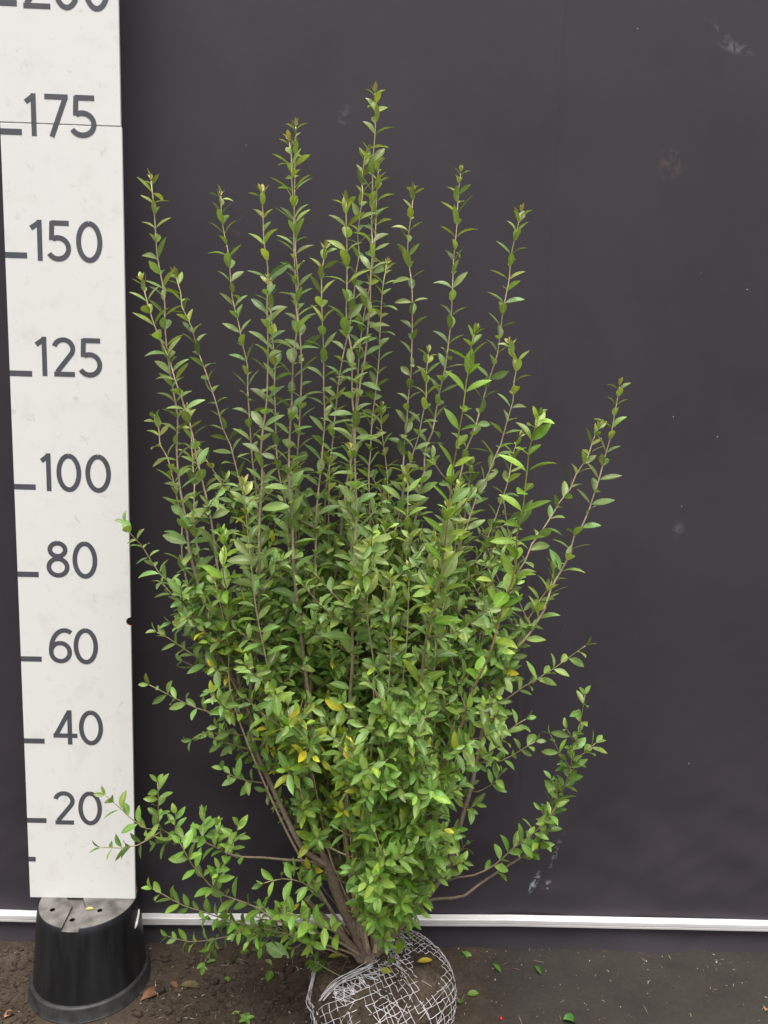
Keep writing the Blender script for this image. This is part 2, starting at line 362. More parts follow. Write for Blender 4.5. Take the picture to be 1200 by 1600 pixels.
# torn white scrap still stuck to the wall of the pot
mb = MB(); pts = []
for i in range(8):
    a = math.radians(2-i*2.2); z = -3.2-i*.42; r = 11.75+(-2-z)*.077+.12
    pts.append((PX+r*math.cos(a), PY+r*math.sin(a), z))
V, Fc = tube(pts, [.12, .28, .3, .3, .34, .42, .3, .1], 6); mb.add(V, Fc); mb.build('label_scrap', TAPE, pot)
# ------------------------------------------------------------------ measuring board
BW = 25.3; TH = .7
board = empty('measuring_board', (BW/2, 0, 0), 'tall white measuring board with grey centimetre numbers', 'ruler')
def panel(x0, x1, z0, z1, notch=None):
    poly = [(x0, z0), (x1, z0)]
    if notch:
        for i in range(11):
            a = -math.pi/2-math.pi*i/10; poly.append((x1+.05+1.0*math.cos(a), notch+1.0*math.sin(a)))
    poly += [(x1, z1), (x0, z1)]; n = len(poly)
    V = [(x, 0, z) for x, z in poly]+[(x, TH, z) for x, z in poly]
    Fc = [tuple(range(n)), tuple(range(n, 2*n))[::-1]]+[(i+n, (i+1) % n+n, (i+1) % n, i) for i in range(n)]
    o = mesh_obj('panel', V, Fc, BOARD, board, False); o.data.materials.append(WOOD)
    if notch:
        for pl in o.data.polygons:
            ii = [v % n for v in pl.vertices]
            if len(pl.vertices) == 4 and all(2 <= i <= 12 for i in ii): pl.material_index = 1
    bv = o.modifiers.new('bevel', 'BEVEL'); bv.width = .0007; bv.segments = 2; bv.limit_method = 'ANGLE'
    return o
panel(0, BW, 0, 176.75, 69.4)
panel(-.12, BW-.2, 176.95, 262)
def ribbon(pts, t):
    pts = [np.array(p, float) for p in pts]; V = []
    for i, p in enumerate(pts):
        d0 = unit(pts[i]-pts[i-1]) if i else unit(pts[1]-pts[0])
        d1 = unit(pts[i+1]-pts[i]) if i < len(pts)-1 else d0
        n0 = np.array([-d0[1], d0[0]]); n1 = np.array([-d1[1], d1[0]]); m = unit(n0+n1); m = m/max(.35, m@n0)
        V += [p+m*t/2, p-m*t/2]
    return V, [(2*i+1, 2*i+3, 2*i+2, 2*i) for i in range(len(pts)-1)]
def arc(cx, cz, rx, rz, a0, a1, n=28): return [(cx+rx*math.cos(math.radians(a0+(a1-a0)*i/n)), cz+rz*math.sin(math.radians(a0+(a1-a0)*i/n))) for i in range(n+1)]
T = 1.06; H = 8.45
def glyph(ch, w):
    h = T/2
    if ch == '0': return [arc(w/2, H/2, w/2-h, H/2-h+.08, 90, 450, 44)]
    if ch == '1': return [[(w-h, 0), (w-h, H)], [(w-h+.1, H-.45), (.25, H-1.75)]]
    if ch == '7': return [[(0, H-h), (w-.15, H-h)], [(w-.62, H-.5), (1.35, 0)]]
    if ch == '5':
        return [[(w-.35, H-h), (.75, H-h)], [(.95, H-.2), (.78, H-4.05)], arc(2.15, 2.72, w-2.15-h, 2.72-h, 122, -150, 34)]
    if ch == '2': return [arc(2.25, H-2.45, 2.02, 2.45-h, 165, -35, 26)+[(.75, .95)], [(.1, h), (w, h)]]
    if ch == '4': return [[(w-1.75, 0), (w-1.75, H)], [(w-1.85, H-.35), (.55, 2.0)], [(.1, 2.2), (w, 2.2)]]
    if ch == '8': return [arc(w/2, 2.45, w/2-h, 2.45-h, 90, 450, 40), arc(w/2, H-1.98, w/2-h-.35, 1.98-h+.05, 90, 450, 36)]
    if ch == '6': return [arc(w/2, 2.7, w/2-h, 2.7-h, 90, 450, 40), arc(w/2+1.05, 3.0, w/2+1.05-h, H-3.0-h, 62, 180, 24)]
nums = {200: ('200', [5.6, 11.2, 11.8, 17.3, 18.0, 23.4], 199.1), 175: ('175', [5.2, 7.6, 9.4, 14.4, 15.0, 20.1], 174.3), 150: ('150', [5.4, 8.0, 9.2, 14.1, 15.2, 20.8], 149.0),
        125: ('125', [5.7, 8.2, 9.6, 14.2, 15.3, 20.2], 124.6), 100: ('100', [6.0, 8.3, 9.5, 15.0, 15.9, 21.6], 99.2),
        80: ('80', [6.6, 11.8, 12.5, 18.1], 79.4), 60: ('60', [6.5, 11.8, 12.2, 17.8], 59.1), 40: ('40', [6.8, 12.5, 12.9, 18.5], 39.3), 20: ('20', [6.6, 11.1, 12.2, 17.8], 19.1)}
for h, (s, bx, zb) in nums.items():
    mb = MB(); lay = 0
    for i, ch in enumerate(s):
        for st in glyph(ch, bx[2*i+1]-bx[2*i]):
            V2, Fc = ribbon(st, T); lay += 1
            mb.add([(bx[2*i]+v[0], -.03-.007*lay, zb+v[1]) for v in V2], Fc)
    mb.build('numeral', PRINT, board, False)
for h, x1 in [(200, 4.4), (175, 4.5), (150, 4.7), (125, 4.9), (100, 4.8), (80, 4.8), (60, 4.8), (40, 4.8), (20, 4.6), (10, 1.7)]:
    x0 = .03 if h < 177 else -.09
    mesh_obj('tick_mark', [(x0, -.03, h-.62), (x1, -.03, h-.62), (x1, -.03, h+.62), (x0, -.03, h+.62)], [(0, 1, 2, 3)], PRINT, board, False)
# ------------------------------------------------------------------ root ball (shape shared by soil and netting)
BH = (BTOP-GZ)/2+1.0; BZ = BTOP-BH
def ballF(p):
    r = math.hypot(p[0]-BX, p[1]-BY)/BR; z = abs(p[2]-BZ)/BH
    return r**2.7+z**2.7
def ball_hit(px, lift=.3):
    v = unit(ray(px)); t = 120.0
    while t < 260:
        p = CAM+v*t
        if ballF(p) < 1: return p+lift*unit([(p[0]-BX)/BR, (p[1]-BY)/BR, (p[2]-BZ)/BH])
        t += .15
    return None
def ball_pt(th, ph, lift=0):
    d = np.array([math.cos(th)*math.sin(ph)/BR, math.sin(th)*math.sin(ph)/BR, math.cos(ph)/BH])*12
    d = np.array([math.cos(th)*math.sin(ph), math.sin(th)*math.sin(ph), math.cos(ph)])
    k = (math.hypot(d[0], d[1])/BR)**2.7+(abs(d[2])/BH)**2.7
    s = k**(-1/2.7); c = np.array([BX, BY, BZ]); q = c+d*s
    return q+lift*d
base = ball_hit((578, 1500), 0)
shrub = empty('privet_shrub', (BX, BY, GZ), 'tall leafy green privet shrub with many upright canes and a netted root ball', 'shrub')
V = []; n1, n2 = 220, 120
for j in range(n2+1):
    for i in range(n1):
        q = ball_pt(2*math.pi*i/n1, math.pi*(.002+.996*j/n2))
        a = .9*n3(q, .16)+.6*n3(q, .42)+.42*n3(q, 1.1)+.2*n3(q, 2.3)
        V.append(q+unit(q-np.array([BX, BY, BZ]))*(a+.05))
Fc = [(j*n1+i, (j+1)*n1+i, (j+1)*n1+(i+1) % n1, j*n1+(i+1) % n1) for j in range(n2) for i in range(n1)]
Fc += [tuple(range(n1)), tuple(n2*n1+i for i in range(n1))[::-1]]
rb = mesh_obj('root_ball', V, Fc, SOIL, shrub)
# wire netting: slack diamond mesh pulled over the ball, folded back from an opening round the trunk
edge_px = [(508, 1562), (528, 1540), (556, 1524), (584, 1508), (603, 1488), (614, 1470), (622, 1452)]
left_px = [(516, 1452), (507, 1478), (500, 1505), (492, 1535), (487, 1562), (497, 1580), (503, 1600)]
def in_open(p):
    x, y, z = proj(p)
    xe = np.interp(y, [1440, 1452, 1470, 1488, 1508, 1524, 1540, 1562, 1580], [626, 622, 614, 603, 584, 556, 528, 508, 490])
    return x < xe-1 and y < 1572 and p[2] > BZ+2
mb = MB(); cell = 2.3; nodes = {}
NC = unit([.12, -.78, .62]); E_1 = unit(np.array([1, 0, 0])-NC*NC[0]); E_2 = np.cross(NC, E_1)
def ball_dir(d, lift):
    k = (math.hypot(d[0], d[1])/BR)**2.7+(abs(d[2])/BH)**2.7
    return np.array([BX, BY, BZ])+d*k**(-1/2.7)+lift*d
for i in range(-14, 15):
    for j in range(-28, 29):
        u = (i+.5*(j % 2))*cell*1.0; v = j*cell*.47
        u += .9*n3((i*.2, j*.1, 2.2)); v += .9*n3((i*.2, j*.1, 8.2))
        u, v = .93*u+.36*v+rng.gauss(0, .08), -.36*u+.93*v+rng.gauss(0, .08)
        r = math.hypot(u, v)+1e-6; a = r/13.5
        if a > 2.3: continue
        q = ball_dir(unit(math.cos(a)*NC+math.sin(a)*(u*E_1+v*E_2)/r), .45)
        if q[2] < GZ+.4: continue
        nodes[i, j] = q
def muddy(p):
    x, y, z = proj(p); k = n3(p, .13)+.6*n3(p, .33)
    k -= .55*math.exp(-((x-668)/34)**2-((y-1512)/36)**2)+.35*math.exp(-((x-640)/26)**2-((y-1562)/12)**2)
    return k < -.42
def wire(a, b, r):
    m = (a+b)/2; c = np.array([BX, BY, BZ]); sag = np.array([rng.gauss(0, .07) for _ in range(3)])
    pts = [a, m+unit(m-c)*.16+sag, b]
    V, Fc = tube(catmull(pts, .7), r, 4, False); mb.add(V, Fc)
for (i, j), q in nodes.items():
    for di in ((0, -1) if j % 2 == 0 else (0, 1)):
        t = nodes.get((i+di, j+1))
        if t is None: continue
        if in_open(q) or in_open(t) or muddy((q+t)/2) or rng.random() < .08: continue
        wire(q, t, rng.uniform(.045, .08))
        if rng.random() < .08: wire(q+np.array([rng.gauss(0, .5) for _ in range(3)]), t+np.array([rng.gauss(0, .5) for _ in range(3)]), .055)
for k in range(26):                                       # long loose strands of the doubled layer in front
    x = rng.uniform(500, 700); y = rng.uniform(1520, 1625); a = rng.choice((.45, -.75, 1.1, 2.2))+rng.gauss(0, .22); l = rng.uniform(14, 38)
    w_ = [ball_hit((x+math.cos(a)*l*t, y+math.sin(a)*l*t), .55) for t in (-1, -.33, .33, 1)]
    if any(q is None for q in w_) or any(in_open(q) for q in w_) or muddy(w_[1]): continue
    V, Fc = tube(catmull(w_, 1.2), rng.uniform(.04, .07), 4, False); mb.add(V, Fc)
E1 = [ball_hit(q, .75) for q in edge_px]; E2 = [ball_hit(q, .6) for q in left_px]
def bundle(P, n, spread, r, step):
    for k in range(n):
        o = np.array([rng.gauss(0, spread) for _ in range(3)])
        Q = [p+o*rng.uniform(.5, 1.2)+np.array([rng.gauss(0, spread*.5) for _ in range(3)]) for p in P if p is not None]
        V, Fc = tube(catmull(Q, step), r, 5, False); mb.add(V, Fc)
bundle(E1, 8, .42, .06, 1.2); bundle(E2, 11, .36, .065, 1.2)
for k in range(70):                                       # gathered, doubled-up meshes below the folded edge
    u = rng.random(); idx = rng.uniform(0, len(edge_px)-1.01); i0 = int(idx); f = idx-i0
    ex = edge_px[i0][0]*(1-f)+edge_px[i0+1][0]*f; ey = edge_px[i0][1]*(1-f)+edge_px[i0+1][1]*f
    a = ball_hit((ex+rng.uniform(0, 12), ey+rng.uniform(-2, 8)), .6); b = ball_hit((ex+rng.uniform(6, 34), ey+rng.uniform(2, 26)), .6)
    if a is not None and b is not None and np.linalg.norm(a-b) < 6: wire(a, b, rng.uniform(.055, .085))
for k in range(26):                                       # slack wire left standing behind the trunk
    a = ball_hit((rng.uniform(516, 552), rng.uniform(1452, 1470)), .5); b = ball_hit((rng.uniform(516, 552), rng.uniform(1452, 1472)), .9)
    if a is not None and b is not None: wire(a, b, .05)
mb.build('wire_netting', WIRE, rb)
# ------------------------------------------------------------------ shrub: canes traced as curves in space
B0 = (577, 1496)
TR = [(575, 1488), (548, 1440), (526, 1392), (516, 1358)]        # short leaning trunk
# (pixels tip -> base, depth of tip, depth of base end, radius at base, kind)
canes = [
 ([(236,283),(240,330),(247,400),(256,460),(262,520),(268,590),(273,650),(277,700),(282,755),(291,815),(300,865),(317,937),(330,985),(345,1027),(370,1072),(387,1115),(400,1170),(420,1217),(444,1268),(470,1320),(488,1340),(512,1352)], -16, -15, .75, 'up'),
 ([(222,440),(229,470),(238,497),(249,525),(262,560),(273,592),(285,625),(300,682),(310,717),(325,792),(335,842),(342,890),(350,920),(356,955),(360,985),(366,1020),(374,1072)], -20, -16, .42, 'up'),
 ([(274,430),(280,455),(287,480),(300,512),(307,542),(320,577),(330,605),(342,640),(350,670),(357,695),(365,720),(372,745),(385,797),(402,870),(425,950),(450,1060),(480,1180),(520,1330),(548,1430)], 8, -6, .55, 'up'),
 ([(345,306),(347,325),(350,355),(355,397),(360,430),(365,467),(372,505),(377,540),(382,572),(386,605),(390,642),(392,680),(395,720),(397,750),(401,792),(407,860),(420,950),(445,1070),(480,1200),(515,1330)], 2, -8, .55, 'up'),
 ([(409,302),(411,342),(414,375),(417,417),(420,450),(420,485),(419,540),(417,590),(416,630),(412,670),(411,705),(410,730),(409,755),(407,805),(406,855),(404,905),(401,967),(399,1017),(394,1055),(390,1105)], -26, -15, .5, 'up'),
 ([(421,440),(422,470),(425,492),(427,530),(429,567),(430,605),(431,642),(432,680),(435,717),(439,755),(445,792),(450,835),(455,880),(462,930),(470,1000),(478,1080),(487,1187),(497,1287),(508,1340)], -8, -10, .6, 'up'),
 ([(452,222),(455,242),(456,280),(459,317),(461,362),(462,392),(465,442),(465,480),(465,505),(461,550),(459,585),(456,625),(454,655),(453,705),(453,755),(457,825),(460,887),(467,950),(476,1030),(485,1110),(487,1187),(492,1260),(500,1320),(514,1352)], -24, -13, .75, 'up'),
 ([(462,198),(462,255),(461,305),(460,390),(465,480),(470,560),(468,620),(466,680),(463,750),(462,830),(468,930),(478,1040),(500,1180),(535,1350),(560,1450)], 3, -7, .6, 'up'),
 ([(509,390),(504,417),(502,442),(503,470),(504,522),(505,555),(506,585),(507,617),(507,655),(505,687),(502,717),(500,750),(496,792),(494,837),(491,882),(490,937),(488,1010),(487,1090),(487,1150),(490,1230),(502,1300),(517,1350)], -14, -12, .62, 'up'),
 ([(541,316),(540,350),(540,380),(540,417),(542,455),(545,505),(549,550),(550,592),(552,630),(554,667),(554,720),(555,792),(555,875),(552,975),(550,1037),(547,1075),(545,1125),(544,1175),(541,1250),(539,1290),(546,1350),(562,1430),(576,1490)], -30, -14, .85, 'up'),
 ([(586,146),(587,180),(584,212),(584,247),(583,280),(582,317),(582,355),(582,392),(580,425),(578,467),(574,515),(570,555),(565,592),(557,647),(549,715),(542,755),(536,800),(530,850),(525,890),(521,960),(518,1060),(522,1160),(536,1280),(552,1390),(574,1480)], -6, -9, .85, 'up'),
 ([(570,245),(567,280),(565,305),(563,342),(561,367),(560,395),(556,425),(552,462),(545,512),(536,560),(530,600),(526,630),(522,655),(516,705),(511,770),(508,850),(508,950),(520,1100),(540,1300),(566,1450)], 4, -6, .6, 'up'),
 ([(592,254),(588,300),(586,350),(584,405),(576,455),(568,500),(562,560),(556,640),(549,700),(545,780),(545,880),(550,1000),(558,1180),(570,1400)], 9, -5, .55, 'up'),
 ([(604,414),(600,442),(597,475),(593,530),(591,565),(586,620),(584,650),(580,680),(579,710),(577,742),(577,827),(582,862),(587,910),(590,980),(594,1060),(600,1150),(596,1260),(588,1400),(582,1470)], -3, -9, .7, 'up'),
 ([(596,637),(594,660),(599,692),(602,717),(604,755),(605,792),(607,860),(606,950),(600,1100),(590,1300),(582,1460)], 10, -5, .45, 'up'),
 ([(646,299),(642,325),(640,355),(639,385),(640,417),(642,450),(644,512),(642,555),(640,592),(639,625),(635,660),(632,692),(630,730),(628,790),(623,870),(616,950),(610,1050),(604,1150),(598,1280),(588,1430)], 5, -7, .65, 'up'),
 ([(669,553),(667,590),(664,620),(659,655),(652,685),(642,722),(635,752),(627,787),(619,825),(612,852),(602,910),(594,980),(588,1080),(584,1220),(582,1440)], -10, -11, .55, 'pale'),
 ([(720,270),(719,297),(713,353),(710,400),(707,444),(703,509),(694,572),(686,615),(680,647),(675,675),(667,705),(661,740),(656,767),(651,805),(642,837),(635,890),(628,940),(622,1010),(616,1080),(612,1160),(604,1290),(590,1440)], -2, -9, .7, 'up'),
 ([(813,333),(808,356),(799,400),(795,434),(786,490),(775,553),(769,581),(761,606),(747,650),(740,675),(730,705),(722,730),(712,765),(698,810),(684,855),(670,905),(656,970),(645,1050),(636,1130),(622,1250),(600,1430)], -4, -9, .7, 'up'),
 ([(741,522),(737,540),(735,570),(730,595),(725,622),(720,650),(716,680),(712,705),(707,740),(702,782),(697,825),(691,870),(685,902),(675,955),(667,992),(661,1027),(656,1060),(652,1095),(648,1160),(638,1250),(618,1380),(596,1465)], -40, -16, .7, 'lush'),
 ([(796,538),(805,565),(804,595),(800,627),(795,650),(789,672),(782,695),(775,715),(765,737),(757,755),(747,780),(737,802),(725,837),(710,875),(695,912),(680,960),(668,1020),(655,1110),(636,1240),(606,1420)], -12, -10, .6, 'up'),
 ([(812,684),(805,702),(800,730),(792,755),(782,790),(772,812),(762,840),(750,865),(732,892),(712,920),(695,955),(676,1010),(660,1080),(640,1200),(610,1390)], 6, -6, .5, 'up'),
 ([(842,652),(835,675),(829,705),(824,735),(821,757),(815,800),(810,837),(805,877),(797,912),(790,937),(780,970),(771,1002),(760,1030),(750,1055),(735,1095),(722,1130),(705,1172),(687,1205),(667,1237),(650,1257),(632,1282),(606,1340),(584,1430)], -42, -17, .75, 'lush'),
 ([(968,604),(961,648),(954,687),(947,715),(937,743),(930,769),(919,794),(908,822),(899,839),(888,867),(877,895),(863,921),(849,951),(837,974),(821,996),(804,1022),(785,1055),(770,1090),(757,1127),(750,1155),(742,1190),(735,1230),(727,1265),(720,1295),(710,1325),(697,1357),(672,1392),(634,1436),(602,1474)], -16, -12, .95, 'up'),
 ([(936,667),(927,687),(916,712),(902,741),(888,763),(874,786),(860,808),(846,830),(832,850),(818,876),(800,910),(784,950),(772,1000),(763,1060),(757,1115)], -10, -12, .38, 'up'),
 ([(866,880),(860,912),(846,932),(832,954),(815,982),(798,1020),(778,1072)], -12, -13, .28, 'up'),
 ([(914,1086),(908,1121),(903,1145),(897,1168),(890,1203),(883,1227),(868,1262),(853,1300),(839,1324),(809,1341),(777,1362),(748,1382),(724,1397),(703,1406),(680,1409),(656,1416)], -22, -13, .42, 'side'),
 ([(868,1262),(850,1283),(827,1306),(800,1328),(770,1350),(740,1366),(712,1375),(690,1380)], -24, -15, .3, 'side'),
 ([(915,1009),(891,1027),(868,1045),(842,1059),(818,1074),(797,1089),(765,1112)], -20, -14, .26, 'side'),
 ([(821,1124),(797,1140),(777,1162),(753,1183),(724,1200),(690,1216),(668,1236)], -34, -24, .26, 'side'),
 ([(836,1159),(812,1174),(783,1186),(759,1194),(742,1192)], -18, -13, .22, 'side'),
 ([(783,1209),(771,1224),(748,1238),(734,1236)], -18, -13, .2, 'side'),
 ([(196,817),(206,834),(220,853),(234,876),(251,895),(267,914),(282,933),(293,955),(305,971),(330,1004),(358,1048),(382,1100)], -22, -16, .35, 'side'),
 ([(241,655),(246,670),(252,694),(260,715),(270,743),(278,784),(283,815),(284,843),(286,881),(291,910),(296,940),(308,980),(332,1030),(362,1065)], -8, -13, .35, 'up'),
 ([(292,641),(296,667),(299,691),(302,727),(304,762),(305,800),(308,840),(316,900),(332,965),(356,1040)], 3, -10, .35, 'up'),
 ([(348,836),(349,860),(349,893),(352,929),(358,964),(364,1000),(370,1045)], -26, -16, .3, 'lush'),
 ([(310,698),(327,725),(340,745),(355,755),(367,781),(377,810),(386,838),(394,870),(412,930),(436,1000),(466,1120),(500,1270)], 9, -6, .4, 'up'),
 ([(245,988),(260,997),(282,1009),(303,1021),(330,1042),(366,1074)], -22, -16, .25, 'side'),
 ([(233,1070),(254,1079),(282,1093),(309,1107),(334,1116),(358,1124),(388,1128)], -26, -16, .28, 'side'),
 ([(300,1155),(318,1145),(337,1156),(364,1164),(398,1172)], -22, -15, .22, 'side'),
 ([(349,1202),(364,1213),(386,1220),(418,1224)], -22, -15, .22, 'side'),
 ([(165,1243),(184,1257),(205,1275),(230,1292),(251,1300),(282,1309),(321,1321),(364,1334),(410,1343),(450,1347),(490,1350),(518,1362)], -26, -14, .4, 'side'),
 ([(159,1324),(190,1326),(217,1317),(251,1300)], -27, -23, .2, 'side'),
 ([(246,1222),(248,1248),(252,1281),(256,1301)], -27, -23, .2, 'side'),
 ([(275,1272),(274,1290),(276,1308)], -28, -23, .16, 'side'),
 ([(318,1272),(318,1295),(320,1320)], -26, -21, .18, 'side'),
 ([(341,1290),(341,1305),(344,1328)], -26, -20, .16, 'side'),
 ([(372,1290),(366,1315),(350,1340),(338,1362)], -30, -22, .16, 'side'),
 ([(282,1318),(290,1340),(297,1355),(315,1373),(340,1395),(370,1410),(404,1422),(430,1432),(480,1447),(530,1474),(566,1494)], -30, -15, .4, 'big'),
 ([(239,1389),(257,1398),(288,1413),(318,1425),(346,1435),(400,1446),(460,1462),(530,1484),(568,1497)], -26, -14, .32, 'side'),
 ([(263,1463),(297,1468),(333,1467),(367,1463),(400,1460),(446,1464),(500,1478),(545,1496)], -10, -12, .28, 'side'),
 ([(412,1380),(443,1372),(473,1377),(495,1398),(520,1428),(548,1462)], -26, -14, .25, 'side'),
 ([(447,1425),(480,1438),(512,1450),(552,1474)], -32, -16, .25, 'big'),
 ([(588,1342),(555,1341),(530,1333),(510,1318),(498,1292)], -20, -13, .38, 'bare'),
 ([(600,1090),(598,1200),(600,1300),(596,1400),(586,1470)], -34, -16, .45, 'bush'),
 ([(640,1120),(640,1220),(632,1320),(612,1420),(594,1474)], -36, -16, .45, 'bush'),
 ([(672,1200),(660,1290),(640,1370),(606,1450)], -34, -16, .4, 'bush'),
 ([(560,1180),(572,1280),(582,1370),(580,1460)], -36, -16, .4, 'bush'),
 ([(450,1110),(462,1190),(478,1260),(500,1318)], -28, -15, .4, 'bush'),
 ([(600,1330),(598,1390),(592,1440),(586,1474)], -38, -17, .3, 'bush'),
]
fr = random.Random(77); NTR = len(canes)
for k in range(26):                                   # shorter shoots between the tall canes
    tx = fr.uniform(300, 800); ty = fr.uniform(690, 930)+abs(tx-560)*.18; yd = fr.choice((-30, -20, -12, -4, 4, 9)); bx_ = 575+(tx-575)*.16+fr.uniform(-14, 14)
    mx_ = 575+(tx-575)*.86; my_ = ty+(1480-ty)*.34; lx_ = 575+(tx-575)*.55; ly_ = ty+(1480-ty)*.68
    canes.append(([(tx, ty), ((tx+mx_)/2+fr.uniform(-6, 6), (ty+my_)/2), (mx_+fr.uniform(-6, 6), my_), (lx_, ly_), (bx_, fr.uniform(1440, 1476))], yd, -11+fr.uniform(-4, 4), fr.uniform(.35, .5), 'up'))
for k in range(16):                                   # bare lower stems fanning from the foot
    tx = fr.uniform(455, 690); bx_ = 580+(tx-575)*.12
    canes.append(([(tx, fr.uniform(1180, 1290)), (575+(tx-575)*.72, 1330), (575+(tx-575)*.35, 1415), (bx_, fr.uniform(1470, 1490))], fr.uniform(-26, 4), -11+fr.uniform(-4, 4), fr.uniform(.3, .62), 'bare'))
leaves = []     # (base, direction, normal, length, width ratio, colour, curl, fold)
def leafcol(kind, z, age, near):
    r = rng.random
    if kind == 'bud': return np.array([.42+.10*r(), .36+.10*r(), .13])
    c1 = np.array([.235, .340, .112]); c2 = np.array([.200, .385, .044])           # greyer up high, fresher low down
    hgt = max(0, min(1, (z+5)/120)); c = c2*(1-hgt)+c1*hgt
    if kind == 'young': c = c*.35+np.array([.34, .43, .085])*.65
    if kind == 'lush': c = np.array([.255, .43, .045])*(.75+.4*r())
    c = c*(.58+.70*r()); c[0] *= .84+.36*r()
    return c
def leaf(p, d, nrm, L, wr, c, curl=.25, fold=.25, own=None): leaves.append((np.asarray(p, float), unit(d), nrm, L, wr, c, curl, fold, own))
LIGHT = unit([0, -.78, .62])
def pair(p, ax, az, ang, L, c_fn, owner, flat=.35, wr=.40, single=False):
    ref = unit(np.cross(ax, [0.13, 1, .05])); ref2 = np.cross(ax, ref)
    rad0 = math.cos(az)*ref+math.sin(az)*ref2
    for s in ((1, -1) if not single else (1,)):
        if rng.random() < .025: continue
        a = ang+rng.gauss(0, .16); rad = unit(s*rad0+np.array([rng.gauss(0, .16) for _ in range(3)]))
        d = unit(math.cos(a)*ax+math.sin(a)*rad)
        n = unit(math.sin(a)*ax-math.cos(a)*rad)
        n = unit(n*(1-flat)+LIGHT*flat+np.array([rng.gauss(0, .28) for _ in range(3)])); n = unit(n-d*(n@d))
        l = L*rng.uniform(.84, 1.14)
        leaf(p+d*.12, d, n, l, wr*rng.uniform(.86, 1.14), c_fn(), rng.uniform(.05, .55), rng.uniform(.12, .45), owner)
def in_mass(p):
    x, y, z = proj(p)
    xl = np.interp(y, [760, 800, 850, 900, 950, 1000, 1050, 1100, 1150, 1200, 1250, 1300, 1350, 1400, 1450, 1480], [350, 335, 310, 295, 285, 275, 290, 300, 330, 370, 408, 432, 450, 480, 500, 520])
    xr = np.interp(y, [760, 800, 850, 900, 950, 1000, 1050, 1100, 1150, 1200, 1250, 1300, 1350, 1400, 1450, 1480], [810, 815, 815, 815, 808, 805, 800, 792, 780, 768, 752, 738, 724, 690, 645, 620])
    return xl < x < xr and y < 1478 and p[1] < WALLY-3.5 and p[2] > BTOP+.5
stems = []; b2 = base[1]
def stem_cols(P, kind, rr):
    out_ = []; s = 0; Ls = [0]
    for i in range(1, len(P)): s += np.linalg.norm(P[i]-P[i-1]); Ls.append(s)
    tip = np.array([.56, .50, .24]); mid = np.array([.54, .40, .28]); low = np.array([.29, .225, .170])
    if kind == 'pale': mid = np.array([.42, .36, .31]); low = np.array([.25, .2, .16])
    if kind == 'lush': tip = np.array([.32, .42, .06]); mid = np.array([.36, .24, .09])
    if kind in ('side', 'big'): tip = np.array([.30, .25, .12]); mid = np.array([.25, .19, .13])
    for l in Ls:
        if l < 25: c = tip*(1-l/25)+mid*l/25
        else: k = min(1, (l-25)/75); c = mid*(1-k)+low*k
        out_.append(c)
    return out_, Ls
ntw = 0
bare_tw = []
